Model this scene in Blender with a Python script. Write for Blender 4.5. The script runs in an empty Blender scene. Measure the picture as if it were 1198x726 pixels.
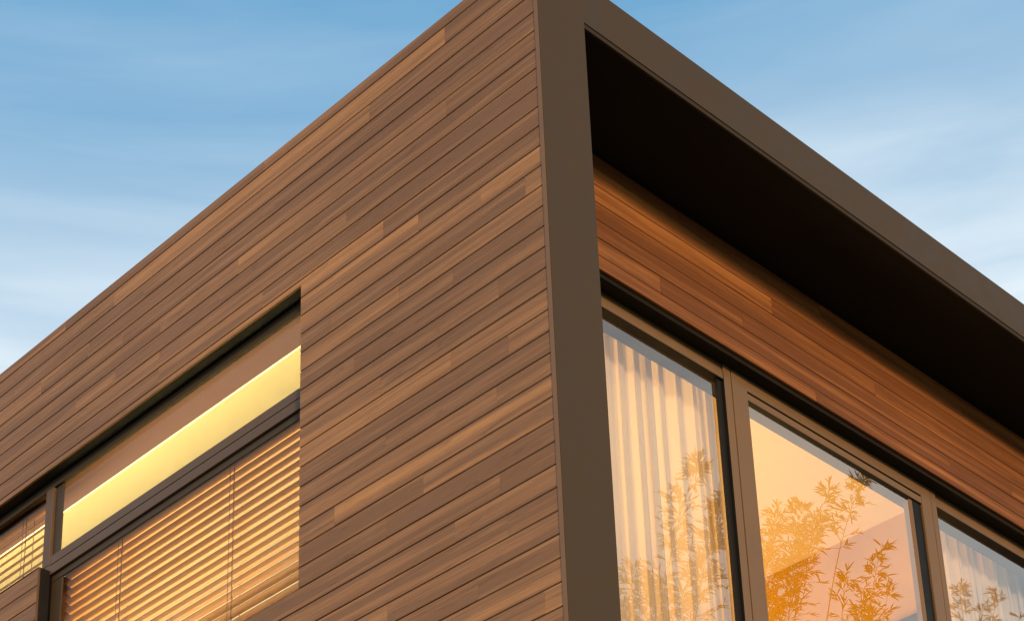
import bpy, bmesh, math, random
from mathutils import Vector, Matrix, noise
random.seed(7)
R = math.radians
scene = bpy.context.scene
col = scene.collection

# ------------------------------------------------------------------ helpers
class MB:
    """collects boxes, prisms and loose faces and links them as one mesh object"""
    def __init__(self):
        self.bm = bmesh.new()
        self.cl = self.bm.loops.layers.color.new("tone")
        self.mi = 0
    def face(self, pts, tone=(.5, .5, .5, 1)):
        vs = [self.bm.verts.new(p) for p in pts]
        f = self.bm.faces.new(vs)
        f.material_index = self.mi
        for l in f.loops: l[self.cl] = tone
        return f
    def box(self, x0, x1, y0, y1, z0, z1, tone=(.5, .5, .5, 1)):
        c = [(x0,y0,z0),(x1,y0,z0),(x1,y1,z0),(x0,y1,z0),(x0,y0,z1),(x1,y0,z1),(x1,y1,z1),(x0,y1,z1)]
        vs = [self.bm.verts.new(p) for p in c]
        for q in ((3,2,1,0),(4,5,6,7),(0,1,5,4),(1,2,6,5),(2,3,7,6),(3,0,4,7)):
            f = self.bm.faces.new([vs[i] for i in q]); f.material_index = self.mi
            for l in f.loops: l[self.cl] = tone
    def tube(self, pts, rads, n=6, tone=(.5, .5, .5, 1)):
        rings = []
        for i, p in enumerate(pts):
            p = Vector(p)
            d = (Vector(pts[min(i+1, len(pts)-1)]) - Vector(pts[max(i-1, 0)])).normalized()
            a = d.orthogonal().normalized(); b = d.cross(a)
            rings.append([self.bm.verts.new(p + rads[i]*(math.cos(2*math.pi*k/n)*a + math.sin(2*math.pi*k/n)*b)) for k in range(n)])
        for r0, r1 in zip(rings, rings[1:]):
            for k in range(n):
                f = self.bm.faces.new((r0[k], r0[(k+1) % n], r1[(k+1) % n], r1[k])); f.smooth = True; f.material_index = self.mi
                for l in f.loops: l[self.cl] = tone
        for rr in (list(reversed(rings[0])), rings[-1]):
            f = self.bm.faces.new(rr); f.material_index = self.mi
            for l in f.loops: l[self.cl] = tone
    def build(self, name, mats, parent=None, bevel=0, smooth=False):
        me = bpy.data.meshes.new(name)
        self.bm.normal_update()
        self.bm.to_mesh(me); self.bm.free()
        for m in (mats if isinstance(mats, (list, tuple)) else [mats]): me.materials.append(m)
        if smooth:
            for p in me.polygons: p.use_smooth = True
        o = bpy.data.objects.new(name, me); col.objects.link(o)
        if parent: o.parent = parent
        if bevel:
            b = o.modifiers.new("edge", 'BEVEL'); b.width = bevel; b.segments = 2; b.limit_method = 'ANGLE'
            b.harden_normals = False
        return o

def tag(o, label=None, cat=None, group=None, kind=None):
    for k, v in (('label', label), ('category', cat), ('group', group), ('kind', kind)):
        if v: o[k] = v
    return o

def empty(name, loc=(0, 0, 0)):
    o = bpy.data.objects.new(name, None); col.objects.link(o); o.location = loc
    o.empty_display_size = .2
    return o

# ------------------------------------------------------------------ materials
def new_mat(name):
    m = bpy.data.materials.new(name); m.use_nodes = True
    nt = m.node_tree; nt.nodes.clear()
    out = nt.nodes.new('ShaderNodeOutputMaterial')
    return m, nt, out

def N(nt, t, **kw):
    n = nt.nodes.new(t)
    for k, v in kw.items():
        if k in ('operation', 'blend_type', 'data_type', 'layer_name', 'sky_type', 'noise_dimensions', 'wave_type', 'bands_direction'): setattr(n, k, v)
        else: n.inputs[k].default_value = v
    return n

def math_n(nt, op, a, b=None, clamp=False):
    n = nt.nodes.new('ShaderNodeMath'); n.operation = op; n.use_clamp = clamp
    for i, x in enumerate((a, b)):
        if x is None: continue
        if isinstance(x, (int, float)): n.inputs[i].default_value = x
        else: nt.links.new(x, n.inputs[i])
    return n.outputs[0]

def mix_rgb(nt, fac, a, b, blend='MIX'):
    n = nt.nodes.new('ShaderNodeMix'); n.data_type = 'RGBA'; n.blend_type = blend
    for sock, x in ((n.inputs[0], fac), (n.inputs[6], a), (n.inputs[7], b)):
        if isinstance(x, (int, float)): sock.default_value = x
        elif isinstance(x, tuple): sock.default_value = (*x, 1) if len(x) == 3 else x
        else: nt.links.new(x, sock)
    return n.outputs[2]

def ramp(nt, fac, stops):
    n = nt.nodes.new('ShaderNodeValToRGB')
    e = n.color_ramp.elements
    e[0].position, e[1].position = stops[0][0], stops[-1][0]
    def c(v): return (v, v, v, 1) if isinstance(v, (int, float)) else (*v, 1)
    e[0].color, e[1].color = c(stops[0][1]), c(stops[-1][1])
    for p, v in stops[1:-1]:
        k = e.new(p); k.color = c(v)
    nt.links.new(fac, n.inputs[0])
    return n.outputs[0]

def wood_mat(name, axis, tones, rough=.55, spec=.3, mul=1.0, kb=1.45, kg=.8):
    """boards running along `axis`; the face colour layer holds r = tone, g/b = random shift of the grain"""
    m, nt, out = new_mat(name)
    at = N(nt, 'ShaderNodeVertexColor', layer_name="tone")
    sep = nt.nodes.new('ShaderNodeSeparateColor'); nt.links.new(at.outputs[0], sep.inputs[0])
    tc = nt.nodes.new('ShaderNodeTexCoord')
    off = nt.nodes.new('ShaderNodeCombineXYZ')
    for i in range(3):
        nt.links.new(math_n(nt, 'MULTIPLY', sep.outputs[1 if i != 1 else 2], 37.0), off.inputs[i])
    add = N(nt, 'ShaderNodeVectorMath', operation='ADD')
    nt.links.new(tc.outputs['Object'], add.inputs[0]); nt.links.new(off.outputs[0], add.inputs[1])
    def scaled(along, across):
        mp = nt.nodes.new('ShaderNodeMapping')
        mp.inputs['Scale'].default_value = (along, across, across) if axis == 'x' else (across, along, across)
        nt.links.new(add.outputs[0], mp.inputs[0]); return mp.outputs[0]
    def noi(along, across, scale, det, rough_=.55, dist=0.):
        n = N(nt, 'ShaderNodeTexNoise', Scale=scale, Detail=det, Roughness=rough_, Distortion=dist)
        nt.links.new(scaled(along, across), n.inputs['Vector']); return n.outputs[0]
    broad = noi(.16, 9., 2.2, 3., .5, .3)           # long soft bands inside a board
    grain = noi(.9, 60., 2.0, 5., .62, .25)          # thin grain
    knots = noi(1.1, 9., 1.5, 4., .6, 1.6)         # cathedral figures
    pores = noi(6., 190., 1.6, 2., .5)
    tone = math_n(nt, 'ADD', sep.outputs[0], math_n(nt, 'MULTIPLY', math_n(nt, 'SUBTRACT', broad, .5), kb))
    tone = math_n(nt, 'ADD', tone, math_n(nt, 'MULTIPLY', math_n(nt, 'SUBTRACT', grain, .5), kg), True)
    base = ramp(nt, tone, tones)
    dark = ramp(nt, knots, [(.0, 0.), (.62, 0.), (.68, 1.), (.70, .3), (.74, 1.), (.9, .6)])
    base = mix_rgb(nt, math_n(nt, 'MULTIPLY', dark, .42), base, (.11*mul, .06*mul, .045*mul))
    por = ramp(nt, pores, [(.3, .72), (.52, 1.), (1., 1.)])
    base = mix_rgb(nt, .6, base, por, 'MULTIPLY')
    # weathered large scale variation over the whole wall
    big = N(nt, 'ShaderNodeTexNoise', Scale=.55, Detail=3.)
    nt.links.new(tc.outputs['Object'], big.inputs['Vector'])
    base = mix_rgb(nt, 1.0, base, ramp(nt, big.outputs[0], [(.3, .86), (.7, 1.1)]), 'MULTIPLY')
    b = N(nt, 'ShaderNodeBsdfPrincipled', Roughness=rough)
    b.inputs['Specular IOR Level'].default_value = spec
    nt.links.new(base, b.inputs['Base Color'])
    nt.links.new(ramp(nt, grain, [(.3, rough+.14), (.7, rough-.08)]), b.inputs['Roughness'])
    bp = N(nt, 'ShaderNodeBump', Strength=.22, Distance=.0025)
    nt.links.new(math_n(nt, 'ADD', grain, math_n(nt, 'MULTIPLY', pores, .5)), bp.inputs['Height'])
    nt.links.new(bp.outputs[0], b.inputs['Normal'])
    nt.links.new(b.outputs[0], out.inputs[0])
    return m

def paint_mat(name, c, rough=.5, spec=.4, var=.12, metallic=0., scale=6., bump=.06):
    m, nt, out = new_mat(name)
    tc = nt.nodes.new('ShaderNodeTexCoord')
    n = N(nt, 'ShaderNodeTexNoise', Scale=scale, Detail=6., Roughness=.6)
    nt.links.new(tc.outputs['Object'], n.inputs['Vector'])
    n2 = N(nt, 'ShaderNodeTexNoise', Scale=scale*45, Detail=2.)
    nt.links.new(tc.outputs['Object'], n2.inputs['Vector'])
    k = ramp(nt, n.outputs[0], [(.25, 1-var), (.75, 1+var)])
    b = N(nt, 'ShaderNodeBsdfPrincipled', Roughness=rough, Metallic=metallic)
    b.inputs['Specular IOR Level'].default_value = spec
    nt.links.new(mix_rgb(nt, 1., c, k, 'MULTIPLY'), b.inputs['Base Color'])
    nt.links.new(ramp(nt, n.outputs[0], [(.3, rough-.06), (.7, rough+.1)]), b.inputs['Roughness'])
    bp = N(nt, 'ShaderNodeBump', Strength=bump, Distance=.001)
    nt.links.new(n2.outputs[0], bp.inputs['Height']); nt.links.new(bp.outputs[0], b.inputs['Normal'])
    nt.links.new(b.outputs[0], out.inputs[0])
    return m

def glass_mat(name, refl, tint=(.86, .86, .84), body=None):
    """thin coated architectural glass: clear sheet with a fresnel mirror"""
    m, nt, out = new_mat(name)
    lw = N(nt, 'ShaderNodeLayerWeight', Blend=.5)
    f = ramp(nt, lw.outputs['Facing'], [(0., refl*.75), (.45, refl), (.8, min(1, refl*2.2)), (1., 1.)])
    tr = N(nt, 'ShaderNodeBsdfTransparent', Color=(*tint, 1))
    gl = N(nt, 'ShaderNodeBsdfGlossy', Roughness=.0, Color=(1, 1, 1, 1))
    tc = nt.nodes.new('ShaderNodeTexCoord')
    n = N(nt, 'ShaderNodeTexNoise', Scale=.8, Detail=1.)
    nt.links.new(tc.outputs['Object'], n.inputs['Vector'])
    bp = N(nt, 'ShaderNodeBump', Strength=.03, Distance=.02)
    nt.links.new(n.outputs[0], bp.inputs['Height']); nt.links.new(bp.outputs[0], gl.inputs['Normal'])
    mx = nt.nodes.new('ShaderNodeMixShader')
    nt.links.new(f, mx.inputs[0]); nt.links.new(tr.outputs[0], mx.inputs[1]); nt.links.new(gl.outputs[0], mx.inputs[2])
    nt.links.new(mx.outputs[0], out.inputs[0])
    return m

def fabric_mat(name, c, trans=.45, clear=.1):
    m, nt, out = new_mat(name)
    tc = nt.nodes.new('ShaderNodeTexCoord')
    mp = nt.nodes.new('ShaderNodeMapping'); mp.inputs['Scale'].default_value = (90, 90, 90)
    nt.links.new(tc.outputs['Object'], mp.inputs[0])
    n = N(nt, 'ShaderNodeTexNoise', Scale=2., Detail=4.); nt.links.new(mp.outputs[0], n.inputs['Vector'])
    cc = mix_rgb(nt, 1., c, ramp(nt, n.outputs[0], [(.3, .95), (.7, 1.03)]), 'MULTIPLY')
    d = nt.nodes.new('ShaderNodeBsdfDiffuse'); t = nt.nodes.new('ShaderNodeBsdfTranslucent'); tr = nt.nodes.new('ShaderNodeBsdfTransparent')
    nt.links.new(cc, d.inputs[0]); nt.links.new(cc, t.inputs[0])
    m1 = N(nt, 'ShaderNodeMixShader', Fac=trans); nt.links.new(d.outputs[0], m1.inputs[1]); nt.links.new(t.outputs[0], m1.inputs[2])
    m2 = N(nt, 'ShaderNodeMixShader', Fac=clear); nt.links.new(m1.outputs[0], m2.inputs[1]); nt.links.new(tr.outputs[0], m2.inputs[2])
    nt.links.new(m2.outputs[0], out.inputs[0])
    return m

def leaf_mat(name):
    m, nt, out = new_mat(name)
    at = N(nt, 'ShaderNodeVertexColor', layer_name="tone")
    sep = nt.nodes.new('ShaderNodeSeparateColor'); nt.links.new(at.outputs[0], sep.inputs[0])
    c = ramp(nt, sep.outputs[0], [(0., (.045, .055, .012)), (.5, (.085, .08, .018)), (1., (.16, .12, .03))])
    d = N(nt, 'ShaderNodeBsdfPrincipled', Roughness=.5); nt.links.new(c, d.inputs['Base Color'])
    t = nt.nodes.new('ShaderNodeBsdfTranslucent')
    nt.links.new(mix_rgb(nt, 1., c, (1.0, 1.05, .5), 'MULTIPLY'), t.inputs[0])
    mx = N(nt, 'ShaderNodeMixShader', Fac=.5)
    nt.links.new(d.outputs[0], mx.inputs[1]); nt.links.new(t.outputs[0], mx.inputs[2]); nt.links.new(mx.outputs[0], out.inputs[0])
    return m

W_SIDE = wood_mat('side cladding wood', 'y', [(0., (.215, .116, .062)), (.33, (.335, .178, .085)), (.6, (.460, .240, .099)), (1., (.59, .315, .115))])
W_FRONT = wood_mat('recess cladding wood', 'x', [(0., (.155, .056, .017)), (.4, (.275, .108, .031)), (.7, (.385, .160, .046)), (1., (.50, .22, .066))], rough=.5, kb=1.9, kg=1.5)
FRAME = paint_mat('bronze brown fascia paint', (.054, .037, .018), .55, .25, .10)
TRIM = paint_mat('brown corner trim', (.19, .115, .07), .5, .3, .1)
FRAMED = paint_mat('bronze brown paint in shade', (.034, .023, .012), .6, .2, .1)  # darker copy of the fascia paint, shade put into the colour
SOFFIT = paint_mat('black soffit paint', (.017, .0135, .010), .75, .1, .2)
BLACK = paint_mat('black gasket and shade', (.006, .006, .007), .55, .3, .2)  # gaskets and joints; under the door rails its black stands for shade
TAN = paint_mat('bronze door metal', (.165, .102, .052), .42, .45, .08)
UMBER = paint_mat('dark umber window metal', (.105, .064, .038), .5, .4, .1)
UMBERD = paint_mat('dark umber window metal in shade', (.05, .034, .018), .55, .35, .1)  # darker copy of UMBER, shading of head and set-back bars in its colour
BACK = paint_mat('cladding membrane', (.006, .0045, .0035), .9, .05, .1)
REVEAL = paint_mat('brown reveal lining', (.078, .030, .0115), .6, .2, .04, bump=.0)
YELLOW = paint_mat('warm yellow wall paint', (.85, .74, .44), .8, .1, .03)
CREAM = paint_mat('cream ceiling paint', (.80, .66, .45), .85, .1, .03)
ORANGE = paint_mat('apricot plaster', (.58, .36, .042), .8, .1, .14, scale=2.2)
DARKW = paint_mat('dark walnut', (.05, .032, .026), .5, .3, .2)
GREYB = paint_mat('grey head lining', (.11, .09, .075), .7, .2, .08)
RENDER = paint_mat('base render', (.30, .27, .24), .85, .1, .08)
FLOOR = paint_mat('oak floor', (.25, .17, .11), .5, .3, .15)
CLAYPOT = paint_mat('planter metal', (.06, .05, .045), .5, .4, .1)
SOIL = paint_mat('soil', (.035, .025, .018), .95, .05, .3)
CULM = paint_mat('bamboo cane', (.16, .17, .05), .4, .4, .25)
SLAT = paint_mat('honey wood slats', (.38, .158, .028), .5, .3, .1)
CORD = paint_mat('blind cord', (.17, .13, .11), .8, .1, .1)
G_SIDE = glass_mat('side window glass', .03)
G_FRONT = glass_mat('terrace glass', .21)
SHEER = fabric_mat('sheer curtain', (.83, .76, .69), .35, .28)
LEAF = leaf_mat('bamboo leaf')

# ------------------------------------------------------------------ world and sun
SUN_EL, SUN_DIR = R(13.5), Vector((-.60, -1.0, 0)).normalized()     # direction towards the sun (horizontal part)
w = bpy.data.worlds.new("World"); scene.world = w; w.use_nodes = True
nt = w.node_tree; nt.nodes.clear()
wo = nt.nodes.new('ShaderNodeOutputWorld'); bg = N(nt, 'ShaderNodeBackground', Strength=.1)
sky = nt.nodes.new('ShaderNodeTexSky'); sky.sky_type = 'NISHITA'; sky.sun_disc = False
sky.sun_elevation = SUN_EL
sky.sun_rotation = math.atan2(SUN_DIR.x, SUN_DIR.y)
sky.altitude = 50; sky.air_density = 1.0; sky.dust_density = .6; sky.ozone_density = 1.6
tc = nt.nodes.new('ShaderNodeTexCoord')
sx = nt.nodes.new('ShaderNodeSeparateXYZ'); nt.links.new(tc.outputs['Generated'], sx.inputs[0])
mp = nt.nodes.new('ShaderNodeMapping'); mp.inputs['Scale'].default_value = (1.6, 1.6, 15.); mp.inputs['Rotation'].default_value = (R(3), R(-4), R(20))
nt.links.new(tc.outputs['Generated'], mp.inputs[0])
n1 = N(nt, 'ShaderNodeTexNoise', Scale=1.5, Detail=5., Roughness=.52, Distortion=.5); nt.links.new(mp.outputs[0], n1.inputs['Vector'])
mp2 = nt.nodes.new('ShaderNodeMapping'); mp2.inputs['Scale'].default_value = (2., 2., 6.); mp2.inputs['Location'].default_value = (3, 1, 2)
nt.links.new(tc.outputs['Generated'], mp2.inputs[0])
n2 = N(nt, 'ShaderNodeTexNoise', Scale=1.3, Detail=4., Roughness=.55); nt.links.new(mp2.outputs[0], n2.inputs['Vector'])
haze = ramp(nt, sx.outputs[2], [(.40, 1.), (.56, 1.), (.60, .8), (.66, .30), (.74, .04), (1., 0.)])
strk = ramp(nt, n1.outputs[0], [(.36, 0.), (.70, 1.)])
strk2 = ramp(nt, n2.outputs[0], [(.35, .25), (.68, 1.)])
cl = math_n(nt, 'MULTIPLY', strk, strk2)
fac = math_n(nt, 'MULTIPLY', haze, math_n(nt, 'ADD', .66, math_n(nt, 'MULTIPLY', strk, .50)))
fac = math_n(nt, 'ADD', fac, math_n(nt, 'MULTIPLY', cl, .11), True)
blue = mix_rgb(nt, .8, sky.outputs[0], (.85, 3.85, 7.05))
dt = N(nt, 'ShaderNodeVectorMath', operation='DOT_PRODUCT'); nt.links.new(tc.outputs['Generated'], dt.inputs[0])
dt.inputs[1].default_value = (SUN_DIR.x*math.cos(SUN_EL), SUN_DIR.y*math.cos(SUN_EL), math.sin(SUN_EL))
glow = ramp(nt, dt.outputs['Value'], [(0., 0.), (.45, .75), (1., 1.)])
cloud = mix_rgb(nt, glow, (8.5, 9.5, 10.1), (9.4, 7.8, 4.9))          # clouds on the side of the low sun are warm
SKYMIX = mix_rgb(nt, fac, blue, cloud)
nt.links.new(SKYMIX, bg.inputs[0]); nt.links.new(bg.outputs[0], wo.inputs[0])

sl = bpy.data.lights.new('sun', 'SUN'); sl.energy = 3.6; sl.angle = R(8); sl.color = (1., .64, .36)
so = bpy.data.objects.new('sun', sl); col.objects.link(so)
d = Vector((SUN_DIR.x*math.cos(SUN_EL), SUN_DIR.y*math.cos(SUN_EL), math.sin(SUN_EL)))
so.rotation_euler = d.to_track_quat('Z', 'Y').to_euler(); so.location = d*40

# ------------------------------------------------------------------ camera
cam = bpy.data.cameras.new('camera'); co = bpy.data.objects.new('camera', cam); col.objects.link(co)
Mr = [[0.7435250823842373, -0.6686504791405351, -0.00877431539471791],
      [0.2629386334936353, 0.30439620902964754, -0.9155360303914197],
      [0.614844473734629, 0.6784168959227886, 0.402140259666295]]
rx, dn, fw = (Vector(v) for v in Mr)
mw = Matrix((( rx.x, -dn.x, -fw.x, -5.92384), (rx.y, -dn.y, -fw.y, -5.31876), (rx.z, -dn.z, -fw.z, 1.6), (0, 0, 0, 1)))
co.matrix_world = mw
cam.sensor_width = 36; cam.lens = 2434.308/1198*36
cam.shift_x = (599-446.692)/1198; cam.shift_y = (921.261-363)/1198
cam.clip_end = 4000; cam.clip_start = .05
scene.camera = co
scene.view_settings.view_transform = 'Standard'; scene.view_settings.look = 'None'; scene.view_settings.exposure = 0
scene.render.engine = 'CYCLES'

# ------------------------------------------------------------------ ground
gm, nt, out = new_mat('grass lawn')
tcn = nt.nodes.new('ShaderNodeTexCoord')
n = N(nt, 'ShaderNodeTexNoise', Scale=.4, Detail=8.); nt.links.new(tcn.outputs['Object'], n.inputs['Vector'])
b = N(nt, 'ShaderNodeBsdfPrincipled', Roughness=.9)
nt.links.new(ramp(nt, n.outputs[0], [(.3, (.06, .075, .025)), (.7, (.14, .13, .06))]), b.inputs['Base Color']); nt.links.new(b.outputs[0], out.inputs[0])
mb = MB(); S = 1500
mb.face([(-S, -S, 0), (S, -S, 0), (S, S, 0), (-S, S, 0)])
tag(mb.build('ground', gm), kind='structure')

# ------------------------------------------------------------------ the house
house = empty('house', (0, 0, 0))
tag(house, 'flat roofed modern house clad in brown wooden boards with a dark metal fascia frame', 'house')
ZT = 9.669                    # underside of the cap board = first course line
P = .12                       # course pitch
LEN, XR, YB = 9.2, 8.9, 9.2   # side wall length, facade width, depth
# openings in the side wall (y0, y1, z0, z1): a tall light and a shallower one further along
OPEN = [(1.835, 4.330, 6.789, 8.667), (4.330, 7.40, 7.989, 8.667)]

# butt joints seen on the side wall: course, distance from the corner, which side is darker (+1 = nearer the corner)
JOINTS = [(0,.671,1),(2,4.448,1),(2,3.915,1),(3,3.544,-1),(4,3.14,0),(5,3.60,1),(5,4.02,0),(6,3.145,1),(7,3.143,-1),(0,3.651,-1),
 (1,3.329,-1),(4,2.40,-1),(5,2.567,1),(7,2.171,1),(1,1.267,1),(4,.673,1),(6,1.459,1),(8,1.167,1),(11,.148,-1),(13,.656,1),(12,1.05,0),
 (17,.69,0),(20,.389,1),(19,1.166,1),(22,.90,-1),(21,1.556,-1),(23,1.172,1),(24,.388,1),(25,.692,-1),(27,1.167,1),(30,.144,-1),(11,1.585,1),
 (-1,2.176,-1),(-1,4.2,1),(9,2.75,0),(9,.9,0),(14,1.4,1),(15,.35,1),(16,1.2,0),(18,.30,0),(26,.35,1),(28,.55,1),(29,1.4,0),(10,.45,0)]
def seg_tones(js, lo, hi, k, rng):
    js = sorted(js, key=lambda t: t[1])
    cuts = [lo] + [j[1] for j in js] + [hi]
    t = [.50 + rng.uniform(-.2, .15) for _ in range(len(cuts)-1)]
    for i, j in enumerate(js):
        if j[2] > 0: t[i] -= rng.uniform(.14, .24); t[i+1] += .06
        elif j[2] < 0: t[i] += .06; t[i+1] -= rng.uniform(.14, .24)
    return [(cuts[i], cuts[i+1], t[i]) for i in range(len(t))]

def clip_rects(y0, y1, z0, z1, holes):
    rects = [(y0, y1, z0, z1)]
    for hy0, hy1, hz0, hz1 in holes:
        nx = []
        for a, b_, c, d_ in rects:
            if b_ <= hy0+1e-6 or a >= hy1-1e-6 or d_ <= hz0+1e-6 or c >= hz1-1e-6: nx.append((a, b_, c, d_)); continue
            if a < hy0: nx.append((a, hy0, c, d_))
            if b_ > hy1: nx.append((hy1, b_, c, d_))
            m0, m1 = max(a, hy0), min(b_, hy1)
            if c < hz0: nx.append((m0, m1, c, hz0))
            if d_ > hz1: nx.append((m0, m1, hz1, d_))
        rects = nx
    return [r for r in rects if r[1]-r[0] > .004 and r[3]-r[2] > .004]

def plank(mb, side, a0, a1, z0, z1, tone, depth0, th=.020, ch=.0026, push=0.):
    """one board with chamfered face edges. side 'L': face looks to -x and runs along y; 'F': face looks to -y, runs along x"""
    def pt(a, d_, z): return (d_, a, z) if side == 'L' else (a, d_, z)
    f = depth0 + push; bk = depth0 + th
    ca = min(.0008, (a1-a0)/4)
    fr = [(a0+ca, z0+ch), (a1-ca, z0+ch), (a1-ca, z1-ch), (a0+ca, z1-ch)]
    md = [(a0, z0), (a1, z0), (a1, z1), (a0, z1)]
    def quad(pts):
        mb.face(pts if side == 'F' else list(reversed(pts)), tone)
    quad([pt(a, f, z) for a, z in fr])
    for i in range(4):
        j = (i+1) % 4
        quad([pt(*[md[i][0], f+ch*.8, md[i][1]]), pt(md[j][0], f+ch*.8, md[j][1]), pt(fr[j][0], f, fr[j][1]), pt(fr[i][0], f, fr[i][1])])
        quad([pt(md[i][0], bk, md[i][1]), pt(md[j][0], bk, md[j][1]), pt(md[j][0], f+ch*.8, md[j][1]), pt(md[i][0], f+ch*.8, md[i][1])])

rng = random.Random(11)
mb = MB()
GAP = .0062
kmax = int((ZT-.3)/P)
for k in range(-1, kmax):
    z1 = ZT - P*k if k >= 0 else 9.742
    z0 = ZT - P*(k+1)
    js = [j for j in JOINTS if j[0] == k]
    y = (max([j[1] for j in js]) if js else rng.uniform(0.2, 1.6)) + (rng.uniform(1.3, 2.6) if js else 0)
    if k > 30 or not js:
        while y < LEN-.4:
            js.append((k, y, rng.choice((-1, 0, 1)))); y += rng.uniform(1.2, 2.8)
    else:
        while y < LEN-.4:
            js.append((k, max(y, 4.98), rng.choice((-1, 1)))); y = max(y, 4.98)+rng.uniform(1.2, 2.8)
    for a0, a1, t in seg_tones(js, .03, LEN, k, rng):
        tone = (max(.1, min(.7, t)), rng.random(), rng.random(), 1)
        push = rng.uniform(-.0004, .0004)
        for r in clip_rects(a0+.0007, a1-.0007, z0, z1-GAP if k >= 0 else z1, OPEN):
            plank(mb, 'L', r[0], r[1], r[2], r[3], tone, 0., push=push)
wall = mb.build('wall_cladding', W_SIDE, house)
wall['label'] = 'long brown wooden boards on the broad side wall'

# dark membrane and wall core behind the boards, with the openings cut through
mb = MB()
for a, b_, c, d_ in clip_rects(.034, LEN-.01, .02, 9.66, OPEN): mb.box(.022, .345, a, b_, c, d_)
mb.build('wall_core', BACK, house)

# recessed front wall: board band above the doors
mb = MB(); rng = random.Random(5)
WY = .616
fj = {8: [2.955, 6.4], 7: [1.574, 4.359, 7.2], 6: [5.085, 2.3], 5: [3.6, 6.9], 4: [2.6, 5.8], 3: [4.6], 2: [3.1, 6.2]}
for k in range(2, 9):
    z1 = ZT-P*k - .004; z0 = ZT-P*(k+1)
    if k == 8: z0 = 8.618
    z1 = min(z1, 9.392)
    if z1-z0 < .01: continue
    js = [(k, x, rng.choice((-1, 1))) for x in fj.get(k, [])]
    for a0, a1, t in seg_tones(js, .342, XR-.344, k, rng):
        plank(mb, 'F', a0+.0007, a1-.0007, z0, z1, (max(.05, min(.95, t)), rng.random(), rng.random(), 1), WY, push=rng.uniform(-.001, .001))
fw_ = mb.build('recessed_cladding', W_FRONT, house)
fw_['label'] = 'orange brown wooden boards above the glass doors, under the black soffit'
mb = MB(); mb.box(.342, XR-.344, WY+.0205, .80, 8.621, 9.39); mb.build('lintel_core', BACK, house)

# big picture-frame fascia round the recess: one ring
def ring_prism(mb, x0, x1, z0, z1, ix0, ix1, iz0, iz1, y0, y1):
    o_ = [(x0, z0), (x1, z0), (x1, z1), (x0, z1)]; i_ = [(ix0, iz0), (ix1, iz0), (ix1, iz1), (ix0, iz1)]
    for a in range(4):
        b_ = (a+1) % 4
        mb.face([(o_[a][0], y0, o_[a][1]), (o_[b_][0], y0, o_[b_][1]), (i_[b_][0], y0, i_[b_][1]), (i_[a][0], y0, i_[a][1])])
        mb.face([(o_[b_][0], y1, o_[b_][1]), (o_[a][0], y1, o_[a][1]), (i_[a][0], y1, i_[a][1]), (i_[b_][0], y1, i_[b_][1])])
        mb.face([(o_[a][0], y1, o_[a][1]), (o_[b_][0], y1, o_[b_][1]), (o_[b_][0], y0, o_[b_][1]), (o_[a][0], y0, o_[a][1])])
        mb.face([(i_[a][0], y0, i_[a][1]), (i_[b_][0], y0, i_[b_][1]), (i_[b_][0], y1, i_[b_][1]), (i_[a][0], y1, i_[a][1])])
    bmesh.ops.remove_doubles(mb.bm, verts=mb.bm.verts, dist=1e-5)
mb = MB()
ring_prism(mb, -.004, XR, 5.20, 9.712, .338, XR-.34, 5.50, 9.425, 0., .0285)
fr = mb.build('fascia_frame', FRAME, house, bevel=.0012)
fr['label'] = 'wide dark brown metal fascia framing the recessed facade'
mb = MB()
ring_prism(mb, .004, XR-.004, 5.21, 9.700, .338, XR-.34, 5.50, 9.425, .0290, .612)
mb.build('fascia_return', FRAME, house)
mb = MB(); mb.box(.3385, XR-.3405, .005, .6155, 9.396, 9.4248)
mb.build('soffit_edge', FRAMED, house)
mb = MB(); mb.box(.339, XR-.341, .020, .6150, 9.3935, 9.3955)
mb.build('soffit', SOFFIT, house)
for a in (.3385, XR-.3445):
    mb = MB(); mb.box(a, a+.004, .03, .79, 5.5, 9.393); mb.build('fin_lining', SOFFIT, house)
mb = MB(); mb.box(.024, XR, .617, YB, 9.662, 9.700); mb.build('roof', BACK, house)


mb = MB(); mb.box(-.0064, -.0042, .004, .0292, .02, 9.66); mb.build('corner_trim', TRIM, house)
# -------- side window (frame plane x = .085, glass x = .12)
win = MB()
FX0, FX1 = .085, .112
GX = .104
def bar(mb, y0, y1, z0, z1, x0=FX0, x1=FX1): mb.box(x0, x1, y0, y1, z0, z1)
m_ = MB()
bar(m_, 1.838, 7.397, 8.603, 8.663)                                    # head
bar(m_, 1.838, 1.90, 6.795, 8.602)                                     # right jamb
bar(m_, 1.90, 4.30, 6.795, 6.86)                                       # foot
bar(m_, 4.33, 7.397, 7.993, 8.04)                                      # foot of the far light
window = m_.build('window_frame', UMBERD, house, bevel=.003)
window.name = 'window'
window['label'] = 'wide wood-wall window with transom, brown blinds behind its glass'
m_ = MB(); bar(m_, 4.345, 4.425, 8.041, 8.602, .080); bar(m_, 4.332, 4.395, 6.80, 8.0405, .082)
m_.build('mullion', UMBER, window, bevel=.003)
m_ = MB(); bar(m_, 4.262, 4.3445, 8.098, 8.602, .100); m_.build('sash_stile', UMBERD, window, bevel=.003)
m_ = MB(); bar(m_, 1.9005, 4.331, 8.030, 8.092, .078); bar(m_, 1.9005, 4.331, 7.962, 8.028, .080)
m_.build('transom', UMBER, window, bevel=.003)
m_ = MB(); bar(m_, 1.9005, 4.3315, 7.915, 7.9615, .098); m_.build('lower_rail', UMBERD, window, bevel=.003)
m_ = MB(); bar(m_, 4.215, 4.3318, 6.86, 7.9145, .100); m_.build('sash_stile', UMBERD, window, bevel=.003)
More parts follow.
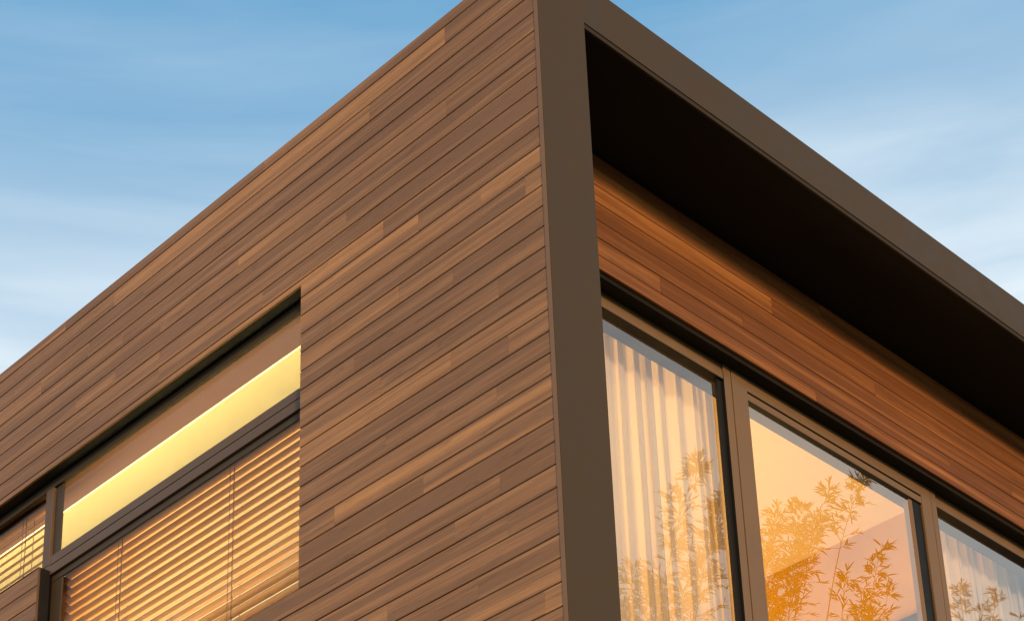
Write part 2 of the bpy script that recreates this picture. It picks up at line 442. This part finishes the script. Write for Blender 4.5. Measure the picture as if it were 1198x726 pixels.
for (a, b_, c, d_) in ((1.9002, 4.2625, 8.0925, 8.6025), (1.9002, 4.2155, 6.8605, 7.9155), (4.4255, 7.39, 8.0405, 8.6025)):
    m_ = MB(); m_.face([(GX, b_, c), (GX, a, c), (GX, a, d_), (GX, b_, d_)]); m_.build('pane', G_SIDE, window)
# black head and jamb linings of the reveal
m_ = MB(); m_.box(.016, .0845, 1.8355, 7.399, 8.6635, 8.6668)
m_.box(.012, .0815, 4.3265, 4.3296, 6.795, 7.9885)
m_.build('reveal_lining', BLACK, window)
m_ = MB(); m_.box(-.003, .011, 4.3262, 4.3302, 6.795, 7.9888); m_.box(.0, .082, 4.331, 7.398, 7.9895, 7.9925)
m_.build('jamb_trim', UMBER, window)
# brown lining of the deep wall opening behind the glass
m_ = MB()
m_.box(.1125, .345, 1.8355, 7.399, 8.6625, 8.6668)
m_.box(.1125, .346, 4.3255, 4.3298, 6.795, 7.9885)
m_.box(.1125, .346, 4.331, 7.398, 7.9893, 7.9925)
m_.box(.1125, .346, 1.8355, 1.8385, 6.795, 8.662)
m_.build('inner_lining', REVEAL, window)

mb = MB(); mb.box(.343, XR-.345, .636, .711, 8.588, 8.6205); mb.build('shade_board', SOFFIT, house)  # added black board, imitates and deepens the shade above the doors
# -------- glazed terrace doors (frame face y = .715)
DY = .715
def dbar(mb, x0, x1, z0, z1, y0=DY, y1=.80): mb.box(x0, x1, y0, y1, z0, z1)
ZF = 5.52
m_ = MB()
dbar(m_, .344, 2.2065, 8.542, 8.608, DY+.012)                 # head track over the first leaf
dbar(m_, 4.297, XR-.346, 8.542, 8.608, DY+.012)
m_.build('head_track', TAN, house, bevel=.002)
for a, b_, fa, fb in ((2.2085, 2.270, 2.279, 2.416), (4.244, 4.2965, 4.1325, 4.237)):
    m_ = MB(); dbar(m_, a, b_, ZF, 8.606, DY, .7565); m_.build('door_post', TAN, house, bevel=.002)
    m_ = MB(); dbar(m_, fa, fb, ZF, 8.606, DY-.001, .7565); m_.build('door_post', TAN, house, bevel=.002)
    m_ = MB(); dbar(m_, min(b_, fb)+.0002, max(a, fa)-.0002, ZF, 8.606, DY+.008, .7565); m_.build('post_joint', BLACK, house)
m_ = MB(); dbar(m_, 5.98, 6.15, ZF, 8.606); m_.build('door_post', TAN, house, bevel=.002)
def door(label, x0, x1, rail_top, rail_bot, gy, ry, stile_l=None, stile_r=None):
    m_ = MB(); dbar(m_, x0, x1, rail_bot, rail_top, ry, gy+.02)
    dr = m_.build('sliding_door', TAN, house, bevel=.002); dr['label'] = label
    m_ = MB(); dbar(m_, x0, x1, ZF+.01, ZF+.12, ry, gy+.02); m_.build('bottom_rail', TAN, dr, bevel=.002)
    m_ = MB(); dbar(m_, x0, x1, rail_bot-.003, rail_bot-.0004, ry+.003, gy+.021)  # black sheet over the rail underside, shade put into its colour
    if stile_r: dbar(m_, stile_r[0], stile_r[1], ZF+.121, rail_bot-.0035, gy-.008, gy+.03)
    m_.build('gasket_shade_strip', BLACK, dr)
    m_ = MB(); m_.face([(x0, gy, ZF+.12), (x1, gy, ZF+.12), (x1, gy, rail_bot), (x0, gy, rail_bot)])
    m_.build('pane', G_FRONT, dr)
    return dr
d1 = door('left glass door beside the corner fin, sheer curtain behind', .346, 2.2065, 8.5415, 8.490, .757, DY+.004)
d2 = door('middle glass door showing the lit ceiling and apricot wall', 2.4165, 4.1322, 8.4872, 8.440, .736, DY+.002, stile_r=(4.045, 4.1315))
m_ = MB(); dbar(m_, 4.012, 4.0445, ZF+.121, 8.435, .730, .775); m_.build('glazing_bead', TAN, d2, bevel=.002)
m_ = MB(); dbar(m_, 2.4165, 4.1322, 8.5002, 8.606, DY, .80); m_.build('door_head', TAN, d2, bevel=.002)
m_ = MB(); dbar(m_, 2.4165, 4.1322, 8.4875, 8.5000, DY+.02, .80); m_.build('shadow_gap', BLACK, d2)
d3 = door('right glass door with grey veiled curtain behind', 4.2975, 5.98, 8.5415, 8.490, .757, DY+.004)
m_ = MB(); dbar(m_, 2.2072, 2.2084, ZF, 8.54, DY+.002, .7562); dbar(m_, 2.170, 2.2071, ZF+.121, 8.486, .736, .7562); m_.build('gasket_shade_strip', BLACK, d1)
# blank wall past the doors, balcony slab
m_ = MB(); m_.box(6.15, XR-.345, .72, .80, 5.5, 8.605); m_.build('end_wall', RENDER, house)
m_ = MB(); m_.box(.34, XR-.342, .0, .79, 5.36, 5.50); m_.build('terrace_slab', RENDER, house)
m_ = MB(); m_.box(.03, XR, .08, .30, 0.01, 5.19); m_.box(XR-.02, XR, .62, YB, .01, 9.65); m_.box(.35, XR-.03, YB-.2, YB, .01, 9.65); m_.build('base_wall', RENDER, house)

# -------- rooms
CZ = 9.30
m_ = MB(); m_.box(.35, .925, .97, YB-.21, CZ, CZ+.05); m_.build('hall_ceiling', YELLOW, house)
m_ = MB(); m_.box(.925, .98, .97, YB-.21, 5.5, CZ-.001)
m_.build('hall_wall', YELLOW, house)
m_ = MB(); m_.box(.985, 5.40, .935, 6.4, CZ, CZ+.05); m_.build('ceiling', CREAM, house)
m_ = MB(); m_.box(5.40, 5.46, 1.02, 6.4, 5.51, CZ); m_.box(.985, 5.40, 6.4, 6.46, 5.51, CZ)
m_.box(5.465, XR-.03, 1.6, 1.66, 5.51, CZ); m_.build('apricot_wall', ORANGE, house)
m_ = MB(); m_.box(.345, XR-.022, .802, YB-.22, 5.44, 5.505); m_.build('floor', FLOOR, house)
m_ = MB(); m_.box(.346, XR-.346, .802, .915, 8.538, 9.64); m_.build('door_lintel', GREYB, house)
m_ = MB(); m_.box(.346, .98, .80, .97, 5.51, 8.521); m_.build('side_return', REVEAL, house)
# dark picture rail panel on the apricot wall
m_ = MB(); m_.box(5.36, 5.3995, 1.05, 3.0, 7.2, 8.47); m_.build('wall_panel', DARKW, house, bevel=.004)

# ------------------------------------------------------------------ blinds
def blind(name, label, y0, y1, ztop, zbot, ladders, tilt):
    root = empty(name, (.22, (y0+y1)/2, zbot)); ox, oy, oz = root.location
    tag(root, label, 'blind', 'wooden venetian blinds in the side window')
    def loc(mb): bmesh.ops.translate(mb.bm, verts=mb.bm.verts, vec=(-ox, -oy, -oz)); return mb
    s = MB(); pitch = .0626; z = 7.367 - 9*pitch
    rr = random.Random(3)
    while z < ztop-.03:
        if z > zbot:
            n = 5; wdt = .050; ang = R(tilt) + rr.uniform(-.045, .045); dz = rr.uniform(-.0012, .0012)
            top, bot = [], []
            for i in range(n+1):
                u = (i/n-.5)*wdt; h = .0042*(1-(2*i/n-1)**2)
                px = .215 + u*math.cos(ang) - h*math.sin(ang)*1
                pz = z + dz + u*math.sin(ang) + h*math.cos(ang)
                top.append((px, pz))
            for i in range(n):
                (xa, za), (xb, zb) = top[i], top[i+1]
                nx, nz = -math.sin(ang)*.0026, math.cos(ang)*.0026
                s.face([(xa, y1, za), (xb, y1, zb), (xb, y0, zb), (xa, y0, za)])
                s.face([(xa-nx, y0, za-nz), (xb-nx, y0, zb-nz), (xb-nx, y1, zb-nz), (xa-nx, y1, za-nz)])
            for i, sg in ((0, 1), (n, -1)):
                xa, za = top[i]
                s.face([(xa, y0, za), (xa-nx, y0, za-nz), (xa-nx, y1, za-nz), (xa, y1, za)])
        z += pitch
    loc(s).build('slats', SLAT, root)
    hr = MB(); hr.box(.185, .245, y0, y1, ztop, ztop+.03); loc(hr).build('head_rail', SLAT, root)
    for ly in ladders:
        c = MB()
        c.tube([(.186, ly, ztop), (.186, ly, zbot)], [.0022, .0022], 5)
        c.tube([(.244, ly, ztop), (.244, ly, zbot)], [.0022, .0022], 5)
        c.tube([(.180, ly+.028, ztop), (.180, ly+.028, zbot)], [.0018, .0018], 5)
        zz = 7.367 - 9*pitch; i = 0
        while zz < ztop-.03:
            if zz > zbot:
                c.tube([(.184, ly, zz+.028), (.176, ly-.022, zz+.012), (.176, ly-.022, zz-.006), (.184, ly, zz-.012)], [.0015]*4, 4)
            zz += pitch; i += 1
        loc(c).build('ladder_cord', CORD, root)
    br = MB(); br.box(.19, .24, y0, y1, zbot-.03, zbot-.012); loc(br).build('bottom_rail', SLAT, root)
blind('venetian_blind', 'large half-closed wooden blind below the clear transom light', 1.845, 4.320, 7.985, 6.86, [2.634, 3.713], -13)
blind('venetian_blind', 'wooden blind at the left edge of the picture, showing yellow light between its slats', 4.52, 7.38, 8.63, 8.06, [4.814, 5.89, 6.97], 32)

# ------------------------------------------------------------------ curtains
def curtain(name, label, x0, x1, y, z0, z1, seed, per=.125, amp=.032):
    rr = random.Random(seed)
    root = empty(name, ((x0+x1)/2, y, z0)); tag(root, label, 'curtain', 'sheer curtains behind the glass doors')
    ox, oy, oz = root.location
    m_ = MB(); nx = int((x1-x0)/.004); nz = 14
    ph = [rr.uniform(0, 6.28) for _ in range(6)]
    def fold(x, t):
        p = 2*math.pi*x/per + 1.5*math.sin(x*4.3+ph[0]) + .9*math.sin(x*10.7+ph[1]) + .12*math.sin(t*5+x*3)
        a = amp*(.75+.35*math.sin(x*7.1+ph[3]))
        return (per*.30*math.sin(2*p+ph[5]*0) + .012*math.sin(x*23+ph[4]), a*(math.sin(p) + .18*math.sin(3*p+ph[2])))
    g = []
    for i in range(nx+1):
        x = x0+(x1-x0)*i/nx
        row = []
        for j in range(nz+1):
            fx, fy = fold(x, j/nz)
            row.append(m_.bm.verts.new((x+fx-ox, y+fy-oy, z1-(z1-z0)*j/nz-oz)))
        g.append(row)
    for i in range(nx):
        for j in range(nz):
            f = m_.bm.faces.new((g[i][j+1], g[i+1][j+1], g[i+1][j], g[i][j])); f.smooth = True
    m_.build('cloth', SHEER, root)
    t = MB(); t.tube([(x0-ox, 0, z1+.02-oz), (x1-ox, 0, z1+.02-oz)], [.012, .012], 8); t.build('rod', TAN, root)
curtain('curtain', 'cream pleated sheer curtain behind the left glass door beside the fin', 1.02, 2.46, .965, 5.54, 8.98, 2)
curtain('curtain', 'bluish grey pleated sheer curtain behind the right glass door', 4.42, 6.6, .965, 5.54, 8.98, 9)

# ------------------------------------------------------------------ lamps of the lit rooms
def area(name, loc, sx_, sy_, energy, color, tilt):
    l = bpy.data.lights.new(name, 'AREA'); l.shape = 'RECTANGLE'; l.size = sx_; l.size_y = sy_; l.energy = energy; l.color = color
    o = bpy.data.objects.new(name, l); col.objects.link(o); o.location = loc
    o.rotation_euler = (math.pi, tilt, 0); return o
area('hall_lamp', (.60, 4.9, 5.65), .3, 7.0, 610, (1., .90, .66), 0)
area('room_lamp', (3.0, 3.2, 6.2), 2.6, 2.6, 235, (1., .60, .19), 0)

# ------------------------------------------------------------------ bamboo growing in front of the doors (seen mirrored in their glass)
def blade(mb, p, d, length, width, up, tone):
    d = d.normalized(); s = d.cross(up)
    if s.length < 1e-3: s = d.orthogonal()
    s.normalize(); nrm = s.cross(d).normalized()
    prof = [(0, .12), (.18, .85), (.42, 1.), (.72, .62), (1., 0.)]
    prev = None
    for t, wd in prof:
        c = p + d*length*t - Vector((0, 0, 1))*length*.16*t*t
        l_, m_, r_ = c + s*width*wd*.5 + nrm*width*.12*wd, c, c - s*width*wd*.5 + nrm*width*.12*wd
        if prev:
            if wd == 0:
                mb.face([prev[0], prev[1], c], tone); mb.face([prev[1], prev[2], c], tone)
            else:
                mb.face([prev[0], prev[1], m_, l_], tone); mb.face([prev[1], prev[2], r_, m_], tone)
        prev = (l_, m_, r_)

def bamboo(label, base, sprays, seed):
    rr = random.Random(seed)
    bx, by = base
    root = empty('bamboo_plant', (bx, by, 0)); tag(root, label, 'bamboo', 'bamboo mirrored in the glass doors')
    o = Vector((bx, by, 0))
    cm, lf = MB(), MB()
    for (tx, ty, tz, n, spread) in sprays:
        tip = Vector((tx, ty, tz))
        b0 = Vector((bx+rr.uniform(-.25, .25), by+rr.uniform(-.2, .2), 0))
        mid = Vector((b0.x*.8+tip.x*.2, b0.y, tip.z*.8+rr.uniform(-.3, .3)))
        def q_(t): return b0*(1-t)**2 + mid*2*t*(1-t) + tip*t*t
        NS = 26
        pts = [q_(i/NS) for i in range(NS+1)]
        cm.tube([q-o for q in pts], [.016*(1-.92*i/NS) for i in range(NS+1)], 6)
        L_ = (tip-b0).length
        for i in range(int(n*2.1)):                                   # leafy twigs on the upper part of the cane
            t = 1 - (rr.random()**1.15)*1.15/L_*1.6
            q = q_(t)
            ang = rr.uniform(0, 6.28); ln = rr.uniform(.05, spread)*(.55+4.5*(1-t))
            ln = min(ln, spread*1.25)
            tw = Vector((math.cos(ang), .55*math.sin(ang), rr.uniform(-.05, .8))).normalized()
            e = q + tw*ln
            cm.tube([q-o, q.lerp(e, .5)-o+Vector((0, 0, .01)), e-o], [.0026, .0018, .001], 4)
            for j in range(rr.randint(5, 9)):
                f = rr.uniform(.3, 1.)
                pp = q.lerp(e, f)
                dv = (tw + Vector((rr.uniform(-.9, .9), rr.uniform(-.6, .6), rr.uniform(-.55, .6)))).normalized()
                blade(lf, pp-o, dv, rr.uniform(.05, .105), rr.uniform(.009, .014), Vector((rr.uniform(-.3, .3), rr.uniform(-1., .2), 1)).normalized(), (rr.random(), 0, 0, 1))
    cm.build('canes', CULM, root)
    lf.build('foliage', LEAF, root)

# cane tips (x, y, z, twigs, twig length), measured in the garden in front of the facade
bamboo('bamboo with fine leaves mirrored in the left glass door, in front of the curtain', (3.92, -1.72), [(5.224, -1.74, 10.429, 34, 0.2), (5.428, -1.66, 10.165, 34, 0.2), (5.12, -1.58, 9.664, 34, 0.22), (4.556, -1.5, 9.387, 26, 0.2), (4.527, -1.70, 9.146, 30, 0.2), (4.214, -1.62, 9.066, 24, 0.16), (4.659, -1.54, 8.999, 30, 0.22), (4.201, -1.74, 8.845, 20, 0.16)], 4)
bamboo('tall arching bamboo mirrored in the upper left of the middle glass door', (5.15, -1.72), [(7.428, -1.74, 11.169, 24, 0.17), (6.766, -1.66, 10.75, 26, 0.18), (6.268, -1.58, 10.389, 30, 0.2), (5.799, -1.5, 10.101, 30, 0.2), (5.976, -1.70, 9.934, 30, 0.22), (6.131, -1.62, 9.842, 28, 0.2), (5.745, -1.54, 9.322, 30, 0.22), (6.582, -1.74, 10.345, 20, 0.2)], 8)
bamboo('short bamboo mirrored against the apricot wall in the middle glass door', (6.31, -1.72), [(7.565, -1.74, 10.546, 20, 0.17), (6.88, -1.66, 10.006, 14, 0.14), (6.979, -1.58, 9.865, 24, 0.18), (7.216, -1.5, 9.919, 18, 0.16), (7.244, -1.70, 9.772, 24, 0.18)], 15)
bamboo('green bamboo mirrored low in the right glass door', (8.08, -1.72), [(8.799, -1.74, 10.617, 16, 0.15), (9.357, -1.66, 10.752, 16, 0.15), (8.848, -1.58, 10.361, 18, 0.16), (9.33, -1.5, 10.415, 14, 0.14)], 23)
